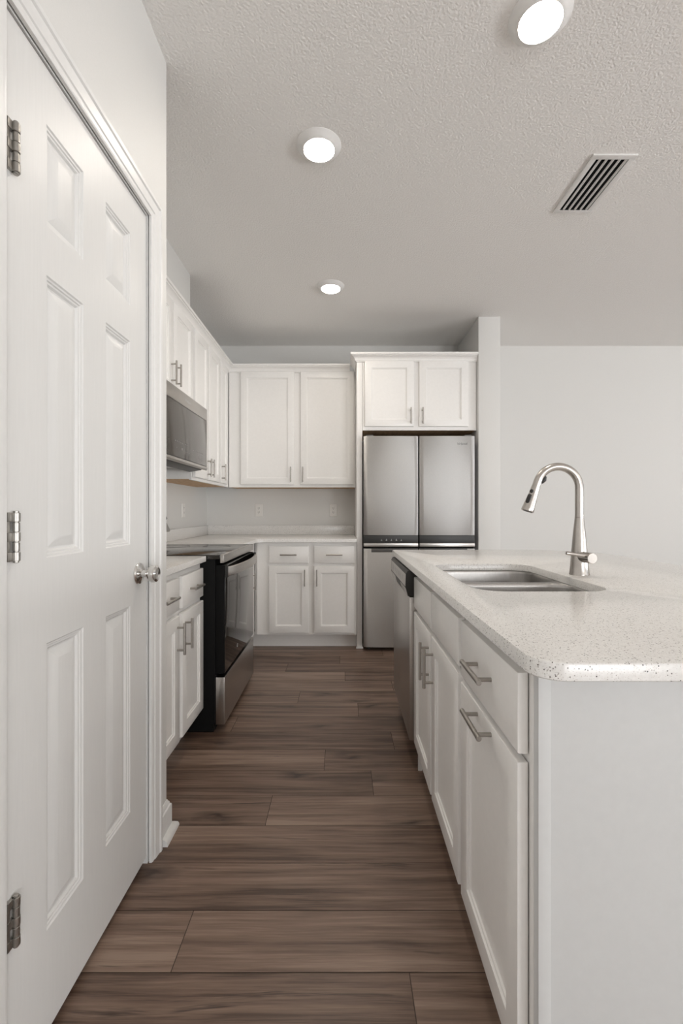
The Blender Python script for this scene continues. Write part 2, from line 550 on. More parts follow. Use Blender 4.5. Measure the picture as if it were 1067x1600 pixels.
# baseboards with shoe moulding
BB = [(0, 0), (.034, 0), (.034, .006), (.030, .016), (.022, .022), (.0145, .0235), (.0145, .088), (.013, .093), (.009, .096), (.008, .103), (.004, .108), (.003, .112), (0, .112)]
struct(MB().sweep(BB, [(XP, 1.5415), (XP, YC), (-0.698, YC)], 1).build('baseboard_left', 'trim'), 'white baseboard with shoe moulding at the pantry corner', 'baseboard')
struct(MB().sweep(BB, [(1.292, YB), (XR, YB)], 1).build('baseboard_back', 'trim'))

# door casing and jamb
CP = [(0.0, 0.0), (0.0, .008), (.006, .011), (.014, .011), (.017, .014), (.030, .0155), (.043, .017), (.047, .021), (.058, .021), (.062, .018), (.062, 0)]
mb = MB()
rings = []
c0, c1, cz = DY0 - .017, DY1 + .003, DZ1 + .003
for (yy, zz, sy, sz) in ((c0, 0, -1, 0), (c0, cz, -1, 1), (c1, cz, 1, 1), (c1, 0, 1, 0)):
    rings.append([(XP + o, yy + sy * d, zz + sz * d) for d, o in CP])
mb.loops(rings)
mb.box((XP - .115, DY0 - .018, 0), (-.6340, DY0 - .0005, DZ1)); mb.box((XP - .115, DY1 + .0005, 0), (-.6300, DY1 + .018, DZ1)); mb.box((XP - .115, DY0 - .018, DZ1), (-.6300, DY1 + .018, DZ1 + .018))
struct(mb.build('trim_1', 'trim'), 'white moulded casing around the pantry door', 'door casing')

# pantry door, six raised panels
XD = -0.6335
dr = bpy.data.objects.new('door_1', None); COL.objects.link(dr); dr.location = (XD, DY0, 0)
struct(dr, 'white six-panel pantry door with nickel hinges and round knob', 'door')
y0, y1, z0, z1 = DY0 + .004, DY1 - .003, .022, DZ1 - .004
fr = frame((XD, 0, 0), (0, 1, 0), (1, 0, 0))
us = [y0, .974, 1.113, 1.218, 1.358, y1]
vs = [z0, .240, .856, 1.039, 1.645, 1.752, 1.968, z1]
mb = MB()
PR = [(0, 0), (.003, -.003), (.007, -.0035), (.009, -.006), (.013, -.0065), (.017, -.011), (.021, -.0115), (.044, -.003), (.046, -.0028)]
for i in range(5):
    for j in range(7):
        q = (us[i], us[i + 1], vs[j], vs[j + 1])
        if i in (1, 3) and j in (1, 3, 5):
            mb.loops([rect(*q, wv, k) for k, wv in PR], cap0=False, m=fr)
        else:
            mb.loops([rect(*q, 0)], cap0=False, m=fr)
mb.loops([rect(y0, y1, z0, z1, 0), rect(y0, y1, z0, z1, -.035)], cap0=False, m=fr)
mb.build('door_slab', 'door', dr, ang=20)
for zb, zt in ((1.786, 1.882), (1.043, 1.137), (.308, .402)):
    mb = MB()
    mb.box((XD - .006, DY0 - .0035, zb), (XD + .005, DY0 + .006, zt), .0006)
    cx, cy = XD + .0085, DY0 + .0165; hh = (zt - zb) / 5
    for k in range(5):
        mb.rod((cx, cy, zb + k * hh + .0009), (cx, cy, zb + (k + 1) * hh - .0009), .0066 if k % 2 else .0074, 16, .0007)
        if k % 2 == 0: mb.box((XD - .002, DY0 - .002, zb + k * hh + .0009), (XD + .0065, cy, zb + (k + 1) * hh - .0009), .0005)
    mb.rod((cx, cy, zb - .003), (cx, cy, zt + .003), .0050, 14, .001)
    mb.build('hinge', 'hinge', dr)
ky, kz = 1.412, .945
kb = MB().lathe([(.0, 0), (.033, 0), (.0335, .003), (.031, .007), (.024, .0095), (.016, .011), (.0115, .014), (.0105, .026), (.012, .030), (.021, .035), (.0265, .043), (.0275, .050), (.0255, .057), (.0195, .061), (.0175, .0605), (.011, .058), (0, .058)], (XD, ky, kz), (1, 0, 0), 36).build('door_knob', 'chrome', dr)
kb['label'] = 'round satin nickel knob on its rose'
MB().box((XD - .028, DY1 - .0028, kz - .03), (XD - .004, DY1 - .0006, kz + .03), .0005).build('latch_plate', 'chrome', dr)

# ------------------------------------------------------------------ counters
ZT, ZB = .910, .881
SPL = .0885
XC = -.695                                # front edge of left counters
G = 'white shaker base cabinets'


def splash(mb, a, b): return mb.box(a, b, .002, 2)


o = slab_top(MB(), lambda k: offset_poly([(XL + .001, YC + .003), (XC, YC + .003), (XC, 2.318), (XL + .001, 2.318)], k), ZB, ZT).build('countertop', 'quartz')
tag(o, 'short white quartz countertop between the pantry wall and the range', 'countertop', 'white quartz countertops')
splash(MB(), (XL + .001, YC + .004, ZT + .0002), (XL + .020, 2.316, ZT + SPL)).build('backsplash', 'quartz', o)

YF = 3.708                                # front edge of the back counter
cr = .055
ic = [(XC + cr - cr * math.cos(t), YF - cr + cr * math.sin(t)) for t in [math.pi / 2 * i / 8 for i in range(9)]]
# inner corner is eased by a concave curve
outl = [(XL + .001, YB - .001), (XL + .001, 3.108), (XC, 3.108)] + ic + [(.1165, YF), (.1165, YB - .001)]
o = slab_top(MB(), lambda k: offset_poly(outl, k), ZB, ZT).build('countertop', 'quartz')
tag(o, 'L-shaped white quartz countertop in the corner beside the fridge', 'countertop', 'white quartz countertops')
splash(MB(), (XL + .0205, YB - .020, ZT + .0002), (.1155, YB - .001, ZT + SPL)).build('backsplash', 'quartz', o)
splash(MB(), (XL + .001, 3.112, ZT + .0002), (XL + .020, YB - .001, ZT + SPL)).build('backsplash', 'quartz', o)

# ------------------------------------------------------------------ base cabinets
DV0, DV1, RV0, RV1 = .139, .686, .709, .850      # door and drawer heights


def base_body(root, fr, u0, u1, depth, toe_u=None):
    mb = MB()
    mb.box((u0, .118, -depth), (u1, ZB - .002, -.019), .001, 1, m=fr)
    mb.build('carcass', 'cabinet', root)
    face_frame(MB(), fr, u0, u1, .118, ZB - .0015, None).build('face_frame', 'cabinet', root)
    MB().box((u0, .0005, -.095), (u1, .118, -.080), 0, m=fr).build('toe_kick', 'cabinet', root)


# left run, near cabinet
fr = frame((-.7265, 0, 0), (0, 1, 0), (1, 0, 0))
r = thing('base_cabinet', 'white two-door base cabinet left of the black range, partly behind the pantry corner', 'cabinet', (-.7265, 1.97, 0), G)
base_body(r, fr, YC + .004, 2.320, .58)
add_door(fr, r, 1.668, 1.972, DV0, DV1, 1.944, .592); add_door(fr, r, 2.009, 2.308, DV0, DV1, 2.040, .592)
add_drawer(fr, r, 1.668, 1.972, RV0, RV1); add_drawer(fr, r, 2.009, 2.308, RV0, RV1)
# left run, cabinet between range and corner
r = thing('base_cabinet', 'narrow white base cabinet in the corner just right of the black range', 'cabinet', (-.7265, 3.4, 0), G)
base_body(r, fr, 3.110, 3.752, .58)
add_door(fr, r, 3.140, 3.545, DV0, DV1, 3.515, .592); add_drawer(fr, r, 3.140, 3.545, RV0, RV1)
# back run
fr = frame((0, 3.7515, 0), (1, 0, 0), (0, -1, 0))
r = thing('base_cabinet', 'white base cabinet with two drawers over two doors under the back counter', 'cabinet', (-.24, 3.7515, 0), G)
mb = MB(); mb.box((-.726, .118, -.635), (.117, ZB - .002, -.019), .001, 1, m=fr); mb.build('carcass', 'cabinet', r)
MB().box((-.7045, .118, -.019), (.117, ZB - .0015, 0), .0012, 1, m=fr).build('face_frame', 'cabinet', r)
MB().box((-.800, .0005, -.095), (.117, .118, -.080), 0, m=fr).build('toe_kick', 'cabinet', r)
add_door(fr, r, -.603, -.278, DV0, DV1, -.307, .592); add_door(fr, r, -.233, .098, DV0, DV1, -.208, .592)
add_drawer(fr, r, -.603, -.278, RV0, RV1); add_drawer(fr, r, -.233, .098, RV0, RV1)

# ------------------------------------------------------------------ upper cabinets
GU = 'white shaker upper cabinets'
UB, UT = 1.350, 2.395
uf = frame((-1.0245, 0, 0), (0, 1, 0), (1, 0, 0))


def upper(root, fr, u0, u1, v0, v1, depth, under=True):
    mb = MB(); mb.box((u0, v0 + (.006 if under else 0), -depth), (u1, v1, -.019), .001, 1, m=fr); mb.build('carcass', 'cabinet', root)
    MB().box((u0, v0, -.019), (u1, v1, 0), .0012, 1, m=fr).build('face_frame', 'cabinet', root)
    if under: MB().box((u0 + .004, v0 + .001, -depth), (u1 - .004, v0 + .006, -.020), 0, m=fr).build('underside', 'plywood', root)['label'] = 'bare brown wood underside'


r = thing('wall_cabinet', 'white two-door cabinet above the microwave', 'cabinet', (-1.0245, 2.7, 1.83), GU)
upper(r, uf, 2.330, 3.072, 1.829, UT, .283, False)
add_door(uf, r, 2.345, 2.690, 1.842, 2.383, 2.668, 1.953); add_door(uf, r, 2.715, 3.060, 1.842, 2.383, 2.742, 1.953)
r = thing('wall_cabinet', 'tall white two-door upper cabinet just right of the microwave', 'cabinet', (-1.0245, 3.4, UB), GU)
upper(r, uf, 3.095, 3.748, UB, UT, .283)
add_door(uf, r, 3.106, 3.408, 1.372, 2.383, 3.383, 1.460); add_door(uf, r, 3.432, 3.738, 1.372, 2.383, 3.457, 1.460)
r = thing('wall_cabinet', 'narrow white single-door upper cabinet in the left corner', 'cabinet', (-1.0245, 3.9, UB), GU)
upper(r, uf, 3.750, 4.085, UB, UT, .283)
add_door(uf, r, 3.762, 3.995, 1.372, 2.383, 3.787, 1.460)
bf = frame((0, 4.0905, 0), (1, 0, 0), (0, -1, 0))
r = thing('wall_cabinet', 'wide white two-door upper cabinet on the back wall above the outlets', 'cabinet', (-.4, 4.0905, UB), GU)
upper(r, bf, -1.020, .117, UB, UT, .297)
add_door(bf, r, -.910, -.433, 1.375, 2.384, -.459, 1.463); add_door(bf, r, -.376, .103, 1.375, 2.384, -.350, 1.463)
# fridge enclosure
FF = 3.7715
ff = frame((0, FF, 0), (1, 0, 0), (0, -1, 0))
r = thing('wall_cabinet', 'short deep white two-door cabinet above the fridge', 'cabinet', (.63, FF, 1.805), GU)
mb = MB(); mb.box((.166, 1.812, -.60), (1.110, 2.385, -.019), .001, 1, m=ff); mb.build('carcass', 'cabinet', r)
MB().box((.166, 1.806, -.019), (1.110, 2.385, 0), .0012, 1, m=ff).build('face_frame', 'cabinet', r)
MB().box((.170, 1.807, -.60), (1.106, 1.812, -.020), m=ff).build('underside', 'plywood', r)['label'] = 'bare brown wood underside'
add_door(ff, r, .184, .588, 1.836, 2.374, .562, 1.920); add_door(ff, r, .634, 1.036, 1.836, 2.374, .660, 1.920)
r = thing('side_panel', 'tall narrow white end panel left of the fridge', 'panel', (.14, FF, 0))
MB().box((.119, FF, .0005), (.1645, YB - .002, 2.385), .0015).build('panel_board', 'cabinet', r)
MB().box((.113, FF - .016, .0005), (.170, FF - .0005, .016), .004).build('shoe_block', 'trim', r)

# crown mouldings
CRP = [(.0, 0), (.008, 0), (.0085, .006), (.013, .008), (.015, .016), (.020, .027), (.028, .036), (.036, .0415), (.041, .043), (.041, .049), (.050, .051), (.050, .067), (0, .067)]


def crown(z, path, side, label):
    o = MB().sweep([(a, z + h) for a, h in CRP], path, side).build('crown_molding', 'cabinet', ang=25)
    return tag(o, label, 'crown molding', 'white crown mouldings')


crown(2.3795, [(-1.0235, 2.331), (-1.0235, 4.0895), (.0655, 4.0895)], 1, 'long white crown molding along the left and back upper cabinets')
crown(2.3725, [(.1180, 4.036), (.1180, FF - .001), (1.1115, FF - .001)], 1, 'short white crown molding on the cabinet above the fridge')

# ------------------------------------------------------------------ outlets
def outlet(fr, label):
    r = thing('wall_outlet', label, 'outlet', fr.translation, 'white wall outlets above the counters')
    MB().loops([rect(-.0365, .0365, -.059, .059, 0), rect(-.0365, .0365, -.059, .059, .003), rect(-.0365, .0365, -.059, .059, .006, .003)], m=fr).build('cover_plate', 'white_plastic', r)
    for s in (-1, 1):
        q = MB(); pts = [(x, y + s * .0195) for x, y in rrect(-.0165, .0165, -.0145, .0145, .010)]
        q.loops([[(x, y, .0058) for x, y in pts], [(x, y, .0085) for x, y in pts]], m=fr)
        q = q.build('receptacle', 'white_plastic', r)
        k = MB()
        for sx in (-1, 1): k.box((sx * .0062 - .0012, s * .0195 - .001, .0083), (sx * .0062 + .0012, s * .0195 + .008, .0089), m=fr)
        k.lathe([(.0, 0), (.0024, 0), (.0024, .0006), (0, .0006)], (0, s * .0195 - .0075, .0083), (0, 0, 1), 12, m=fr)
        k.build('slots', 'shadow_black', q)
    return r


outlet(frame((-.806, YB - .0005, 1.143), (1, 0, 0), (0, -1, 0)), 'white wall outlet on the back wall, nearer the left corner')
outlet(frame((-.088, YB - .0005, 1.143), (1, 0, 0), (0, -1, 0)), 'white wall outlet on the back wall close to the fridge panel')
outlet(frame((XL + .0005, 3.74, 1.143), (0, 1, 0), (1, 0, 0)), 'white wall outlet on the left wall behind the range')

# ------------------------------------------------------------------ range
RY0, RY1, RX = 2.332, 3.094, -.605
r = thing('range', 'black and stainless freestanding electric range with glass oven door', 'range', (-.9, 2.71, 0))
mb = MB(); mb.box((-1.285, RY0, .045), (-.652, RY1, .8905), .003); mb.build('body', 'black', r)
mb = MB(); mb.box((-1.25, RY0 + .006, .004), (-.662, RY1 - .006, .045)); mb.build('plinth', 'black', r)
o = MB().box((-1.265, RY0 - .003, .891), (-.6265, RY1 + .003, .9135), .003).build('cooktop', 'cook_glass', r)
for (cx, cy, rr) in ((-.80, 2.53, .105), (-.80, 2.90, .085), (-1.08, 2.53, .080), (-1.08, 2.90, .105)):
    q = MB(); n = 48
    q.loops([[(cx + math.cos(2 * math.pi * k / n) * a, cy + math.sin(2 * math.pi * k / n) * a, z) for k in range(n)] for a, z in ((rr, .9135), (rr, .9138), (rr - .002, .9138), (rr - .002, .9135))], False, False)
    q.build('burner_ring', 'grey_mark', o)
MB().box((-.6264, RY0 - .003, .872), (-.6075, RY1 + .003, .9145), .003).build('front_trim', 'steel_h', r)
mb = MB(); mb.box((-.6515, RY0 + .004, .302), (-.607, RY1 - .004, .862), .004); od = mb.build('oven_door', 'black', r)
MB().box((-.6069, RY0 + .012, .305), (-.6045, RY1 - .006, .860), .001).build('door_glass', 'black_glass', od)
# bowed handle
hp = []; n = 20
for i in range(n + 1):
    t = i / n; yy = RY0 + .012 + (RY1 - RY0 - .024) * t
    bow = .044 * (1 - (2 * t - 1) ** 2) ** .62
    hp.append((-.6045 + bow, yy))
rings = []
for (x, yy) in hp:
    rings.append([(x + .000, yy, .800), (x + .011, yy, .803), (x + .015, yy, .812), (x + .015, yy, .838), (x + .011, yy, .847), (x + .000, yy, .850)])
mb = MB(); mb.loops(rings); mb.build('handle', 'steel_h', od)
MB().box((-.6045, RY0 + .004, .797), (-.587, RY0 + .0115, .858), .002).build('handle_bracket', 'black_plastic', od)
MB().box((-.6045, RY1 - .0115, .797), (-.587, RY1 - .004, .858), .002).build('handle_bracket', 'black_plastic', od)
# swirl emblem low on the glass
ef = frame((-.6044, 2.62, .365), (0, 1, 0), (1, 0, 0))
mb = MB()
for ph, rr in ((0.3, .015), (2.6, .011)):
    rg = []
    for i in range(19):
        a = ph + 3.6 * i / 18; wd = .0022 * math.sin(math.pi * (i + .6) / 19.2) + .0003
        c, s_ = math.cos(a), math.sin(a)
        rg.append([((rr + wd) * c, .62 * (rr + wd) * s_, 0), ((rr + wd) * c, .62 * (rr + wd) * s_, .0006), ((rr - wd) * c, .62 * (rr - wd) * s_, .0006), ((rr - wd) * c, .62 * (rr - wd) * s_, 0)])
    mb.loops(rg, m=ef)
mb.build('emblem', 'light_mark', od)
MB().box((-.6515, RY0 + .004, .040), (-.605, RY1 - .004, .284), .004).build('storage_drawer', 'steel_h', r)['label'] = 'stainless steel storage drawer'
# backguard
mb = MB(); mb.prism([(-1.300, .893), (-1.300, 1.165), (-1.246, 1.165), (-1.168, 1.008), (-1.172, .998), (-1.262, .985), (-1.266, .893)], RY0 + .004, RY1 - .004, .003)
cp = mb.build('control_panel', 'steel_h', r)
sl = Vector((-1.168 + 1.246, 0, 1.008 - 1.165)).normalized(); nn = Vector((-sl.z, 0, sl.x))
pm = Matrix.Identity(4)
for i in range(3): pm[i][0] = (0, 1, 0)[i]; pm[i][1] = -sl[i]; pm[i][2] = nn[i]; pm[i][3] = (-1.207 + .0001 * nn[0], 2.713, 1.0865)[i]
MB().box((-.15, -.045, -.001), (.15, .045, .003), .001, m=pm).build('display', 'black_glass', cp)
for u in (-.33, -.25, .25, .33):
    MB().lathe([(0, 0), (.026, 0), (.026, .004), (.021, .006), (.019, .026), (.017, .029), (0, .029)], (u, 0, -.0005), (0, 0, 1), 24, m=pm).build('knob', 'black_plastic', cp)

# ------------------------------------------------------------------ microwave
MX = -.919; MY0, MY1 = 2.334, 3.090
r = thing('microwave', 'stainless over-the-range microwave with dark glass door', 'microwave', (-1.1, 2.71, 1.41))
MB().box((-1.305, MY0 + .004, 1.440), (-.947, MY1 - .004, 1.8255), .002).build('body', 'steel_h', r)
dd = MB().box((-.9465, MY0, 1.437), (MX - .003, MY1, 1.747), .002).build('door', 'black_plastic', r)
MB().box((MX - .0029, MY0 + .006, 1.440), (MX - .0005, MY1 - .022, 1.745), .001).build('door_glass', 'micro_glass', dd)
MB().box((MX - .0029, MY1 - .014, 1.440), (MX - .0005, MY1, 1.745), .001).build('edge_strip', 'steel_h', dd)
MB().box((-.9465, MY0, 1.7475), (MX, MY1, 1.826), .003).build('top_band', 'steel_h', r)
mf = frame((MX - .0004, 0, 0), (0, 1, 0), (1, 0, 0))
MB().prism([(-.9465, 1.4365), (MX, 1.4365), (MX + .001, 1.422), (MX - .004, 1.411), (-.940, 1.416)], MY0, MY1, .0015).build('bottom_lip', 'steel_h', r)
mb = MB(); mb.prism([(-.945, 1.4395), (-.945, 1.418), (-.952, 1.412), (-1.03, 1.401), (-1.04, 1.4395)], MY0 + .02, MY1 - .03, .0015); gp = mb.build('vent_grille', 'black_plastic', r)
mb = MB(); mb.box((-1.29, MY0 + .012, 1.424), (-1.045, MY1 - .02, 1.4395), .002); mb.build('base_plate', 'steel', r)
text_mesh('Whirlpool', .026, mf @ Matrix.Translation((2.712, 1.788, .0005)), 'light_mark', 'logo', r, .0004)
# touch control print along the bottom of the glass
mb = MB(); rng = random.Random(4)
for yy, zz, wd, hh in [(2.50 + .027 * k, 1.525, .014, .006) for k in range(8)] + [(2.52, 1.49, .012, .004), (2.60, 1.487, .02, .012)] + [(2.66 + .03 * k, 1.482, .018, .003) for k in range(4)] + [(2.80 + .030 * k, 1.510, .018, .004) for k in range(7)] + [(2.90 + .035 * k, 1.49 - .014 * j, .012, .005) for k in range(3) for j in range(3)]:
    MB().box((yy, zz, -.0003), (yy + wd, zz + hh, .0002), m=mf).build('key_mark', 'dim_mark', dd, smooth=False)

# ------------------------------------------------------------------ fridge
FX0, FX1, FD = .1715, 1.071, 3.680
fm = (FX0 + FX1) / 2 - .003
r = thing('refrigerator', 'stainless four-door refrigerator between white panel and wall end', 'refrigerator', (.62, 4.0, 0))
mb = MB(); mb.box((FX0 + .004, FD + .062, .030), (FX1 - .004, 4.360, 1.744), .004); mb.build('body', 'fridge_side', r)
def steel_door(name, x0, x1, z0, z1, mat='steel'):
    n = 24; rg = []
    prof = []
    for i in range(n + 1):
        t = i / n; x = x0 + (x1 - x0) * t
        e = min(t, 1 - t) * (x1 - x0)
        dep = -.003 * (1 - (2 * t - 1) ** 2)
        if e < .006: dep += .006 * (1 - math.sqrt(max(0, 1 - (1 - e / .006) ** 2)))
        prof.append((x, FD + .003 + dep))
    prof = [(x0, FD + .06)] + prof + [(x1, FD + .06)]
    mb = MB(); mb.loops([[(x, yy + k, z) for x, yy in prof] for z, k in ((z0, .002), (z0 + .003, 0), (z1 - .003, 0), (z1, .002))], True, True)
    return mb.build(name, mat, r)
xg = .0055
dl = steel_door('upper_door', FX0, fm - xg, .942, 1.745); du = steel_door('upper_door', fm + xg, FX1, .942, 1.745)
for nm, a, b in (('L', FX0, fm - xg), ('R', fm + xg, FX1)):
    q = MB().box((a, FD + .006, .8775), (b, FD + .06, .9415), .002).build('control_strip', 'black_plastic', r)
    if nm == 'L':
        cf = frame((a, FD + .0058, .905), (1, 0, 0), (0, -1, 0))
        for k in range(5):
            u = .145 + k * .040
            mb = MB(); mb.box((u - .0055, -.008, -.0004), (u + .0055, -.0055, .0005), m=cf)
            if k % 2: mb.prism([(u - .006, -.0056), (u, .009), (u + .006, -.0056), (u + .0035, -.0056), (u, .003), (u - .0035, -.0056)], -.0005, .0004, m=cf @ Matrix(((1, 0, 0, 0), (0, 0, 1, 0), (0, 1, 0, 0), (0, 0, 0, 1))))
            else: mb.box((u - .001, -.0056, -.0004), (u + .001, .006, .0005), m=cf)
            mb.build('touch_icon', 'light_mark', q, smooth=False)
    MB().box((a, FD + .001, .848), (b, FD + .055, .877), .003).build('door_strip', 'steel_h', r)
for a, b in ((FX0, fm - xg), (fm + xg, FX1)):
    q = steel_door('lower_door', a, b, .034, .833)
    s0, s1 = (a + .062, b) if a < .5 else (a, b - .062)
    MB().box((s0, FD - .0012, .804), (s1, FD + .004, .8345), .0015).build('handle', 'fridge_side', q)
mb = MB(); mb.box((FX0 + .07, FD + .09, .004), (FX1 - .07, FD + .12, .030)); mb.box((fm - xg - .004, FD + .035, .04), (fm + xg + .004, FD + .061, 1.74)); mb.box((FX0 + .003, FD + .03, .833), (FX1 - .003, FD + .061, .850)); mb.build('grille_gap_shade', 'shadow_black', r)  # grille bar plus black strips painting shade into the door gaps
for x in (FX0 + .045, FX1 - .045):
    MB().lathe([(0, 0), (.016, 0), (.018, .006), (.011, .010), (.011, .031), (0, .031)], (x, FD + .09, .0005), n=20).build('foot', 'fridge_side', r)
for x in (FX0 + .05, FX1 - .05): MB().box((x - .03, FD + .02, 1.7465), (x + .03, FD + .12, 1.757), .003).build('hinge_cover', 'fridge_side', r)
text_mesh('Whirlpool', .026, frame((.956, FD + .0012, 1.682), (1, 0, 0), (0, -1, 0)), 'grey_mark', 'logo', r, .0008)

# ------------------------------------------------------------------ island
XI = .332                                 # face frame plane of the island cabinets
IY0, IY1 = .687, 2.681
cf = frame((XI, 0, 0), (0, 1, 0), (-1, 0, 0))
IBX = .94
GI = 'white shaker island cabinets'


def island_body(root, y0, y1, box_top=ZB - .002):
    MB().box((XI + .019, y0, .118), (IBX, y1, box_top), .001, 1).build('carcass', 'cabinet', root)
    MB().box((XI, y0, .118), (XI + .019, y1, ZB - .0015), .0012, 1).build('face_frame', 'cabinet', root)
    MB().box((XI + .075, y0 + .001, .0005), (XI + .090, y1, .118)).build('toe_kick', 'cabinet', root)


r = thing('island_cabinet', 'white island cabinet at the near end with one drawer over one door', 'cabinet', (XI, 1.0, 0), GI)
island_body(r, .792, 1.210)
add_drawer(cf, r, .809, 1.196, .708, .852, False); pull(cf, .999, .787, False, TW, r.children[-1])
add_door(cf, r, .809, 1.196, .134, .692, .999, .672, False)
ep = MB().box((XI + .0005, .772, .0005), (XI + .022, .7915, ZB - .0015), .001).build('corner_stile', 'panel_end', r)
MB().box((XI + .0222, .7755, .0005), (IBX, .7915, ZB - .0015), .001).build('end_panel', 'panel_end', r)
r = thing('sink_cabinet', 'white island sink cabinet with two doors and plain false drawer fronts', 'cabinet', (XI, 1.6, 0), GI)
MB().box((XI + .019, 1.2105, .118), (IBX, 1.992, .64), .001, 1).build('carcass', 'cabinet', r)
MB().box((XI, 1.2105, .118), (XI + .019, 1.992, ZB - .0015), .0012, 1).build('face_frame', 'cabinet', r)
MB().box((XI + .075, 1.2105, .0005), (XI + .090, 1.992, .118)).build('toe_kick', 'cabinet', r)
MB().box((IBX - .016, 1.2105, .641), (IBX, 1.992, ZB - .0015)).build('back_board', 'cabinet', r)
for a, b, h in ((1.225, 1.589, 1.562), (1.612, 1.978, 1.640)):
    slab(MB(), cf, a, b, .722, .852).build('false_front', 'cabinet', r)
    add_door(cf, r, a, b, .134, .702, h, .598)
# dishwasher
r = thing('dishwasher', 'stainless dishwasher with black-sided control panel at the far end of the island', 'dishwasher', (XI, 2.3, 0))
WY0, WY1 = 2.003, 2.603
MB().box((.350, WY0 + .004, .10), (IBX - .02, WY1 - .004, .865)).build('tub', 'black', r)
dwd = MB().box((.294, WY0, .128), (.349, WY1, .760), .005).build('door', 'steel_h', r)
mb = MB(); mb.prism([(.349, .876), (.287, .876), (.279, .862), (.277, .805), (.288, .7635), (.349, .7635)], WY0, WY1, .002); cpn = mb.build('control_panel', 'black_plastic', r)
sl2 = Vector((.2772 - .279, 0, .803 - .862)).normalized()
MB().prism([(.2788, .860), (.2768, .807), (.2788, .799), (.2800, .799), (.2805, .860)], WY0 + .004, WY1 - .004, .0006).build('control_face', 'steel_h', cpn)
MB().prism([(.2785, .7985), (.2872, .7655), (.2882, .7655), (.2800, .7985)], WY0 + .004, WY0 + .20, .0004).build('control_face', 'steel_h', cpn)
MB().prism([(.2785, .7985), (.2872, .7655), (.2882, .7655), (.2800, .7985)], WY1 - .20, WY1 - .004, .0004).build('control_face', 'steel_h', cpn)
for k in range(6):
    yy = WY0 + .09 + k * .072
    MB().prism([(.2776, .846), (.2768, .822), (.2788, .822), (.2796, .846)], yy, yy + .046, .0006).build('button', 'steel', cpn)
MB().box((.36, WY0 + .01, .004), (.375, WY1 - .01, .10)).build('toe_kick', 'black', r)
r = thing('end_panel', 'white panel closing the far end of the island', 'panel', (.6, 2.63, 0))
MB().box((XI, 2.608, .0005), (IBX, 2.628, ZB - .0015), .001).build('panel_board', 'cabinet', r)
MB().box((XI, 1.993, .0005), (XI + .018, 2.001, ZB - .0015)).build('filler_strip', 'cabinet', r)

# island countertop with sink cut-out
SX0, SX1, SY0, SY1 = .388, .788, 1.300, 1.970
RAD = [.050, .050, .36, .012]
ic_o = slab_top(MB(), lambda k: rrect(.293, 1.425, IY0, IY1, 0, k, 14, RAD), ZB, ZT,
                lambda k: rrect(SX0, SX1, SY0, SY1, .085, k, 10), .0035).build('island_countertop', 'quartz')
tag(ic_o, 'large speckled white quartz island countertop with sink cut-out', 'countertop', 'white quartz countertops')

# sink: two undermount bowls
r = thing('kitchen_sink', 'stainless double-bowl undermount sink in the island countertop', 'sink', ((SX0 + SX1) / 2, 1.63, .70))
ZF = ZB - .0008
YD = 1.632
bowls = ((SX0 - .004, SX1 + .004, SY0 - .004, YD - .016), (SX0 - .004, SX1 + .004, YD + .016, SY1 + .004))
fl = MB()
fl_b = bmesh.new()


def ring(pts, z): return [fl_b.verts.new((x, y, z)) for x, y in pts]


loops_ = [ring(rrect(SX0 - .028, SX1 + .028, SY0 - .028, SY1 + .028, .10), ZF)]
for b in bowls: loops_.append(ring(rrect(*b, .082), ZF))
es = []
for L in loops_:
    for i in range(len(L)): es.append(fl_b.edges.new((L[i], L[(i + 1) % len(L)])))
bmesh.ops.triangle_fill(fl_b, edges=es, use_beauty=True)
fl._add(fl_b, I4); flo = fl.build('flange', 'sink_steel', r)
sm = flo.modifiers.new('sheet', 'SOLIDIFY'); sm.thickness = .0015; sm.offset = 0 if False else -1
for b, dep in zip(bowls, (.20, .20)):
    mb = MB()
    prof = [(0.0, 0), (.002, -.004), (.003, -.012), (.010, -dep + .045), (.014, -dep + .022), (.024, -dep + .008), (.040, -dep + .001), (.060, -dep)]
    mb.loops([[(x, y, ZF + z) for x, y in rrect(*b, .082, k)] for k, z in prof], cap0=False)
    bo = mb.build('bowl', 'sink_steel', r, ang=60)
    cx, cy = (b[0] + b[1]) / 2, (b[2] + b[3]) / 2
    MB().lathe([(0, 0), (.042, 0), (.045, .001), (.043, .003), (.034, .002), (.030, -.001), (0, -.001)], (cx, cy, ZF - dep + .0006), n=32).build('drain', 'chrome', bo)

# faucet
fx, fy = .851, 1.635
r = thing('faucet', 'tall brushed nickel pull-down faucet beside the island sink', 'faucet', (fx, fy, ZT))
MB().lathe([(0, .0002), (.0335, .0002), (.0338, .003), (.0325, .006), (.0300, .035), (.0255, .090), (.0205, .150), (.0160, .195), (.0150, .203), (.0150, .205), (.0142, .2055), (.0142, .2065), (.0148, .207), (.0146, .212), (0, .212)], (fx, fy, ZT), n=40).build('body', 'nickel', r)
pts = [(fx, fy, ZT + .210), (fx, fy, ZT + .26), (fx, fy, ZT + .300)]
ca = .0766; cxx = fx - ca; zc = ZT + .3116
for i in range(25):
    a = math.radians(164 * i / 24)
    pts.append((cxx + ca * math.cos(a), fy, zc + ca * math.sin(a)))
pts.append(tuple(Vector(pts[-1]) + (Vector(pts[-1]) - Vector(pts[-2])).normalized() * .020))
nk = MB().tube(pts, .0142, 20).build('neck', 'nickel', r)
p_end = Vector(pts[-1]); d_end = (p_end - Vector(pts[-2])).normalized()
hd = MB().lathe([(0, -.002), (.0148, -.002), (.0150, .004), (.0150, .010), (.0165, .030), (.0212, .078), (.0222, .086), (.0216, .090), (.0190, .091), (.0180, .089), (0, .089)], p_end, d_end, 36).build('spray_head', 'nickel', r)
side = Vector((0, -1, 0)); nrm = d_end.cross(side).normalized()
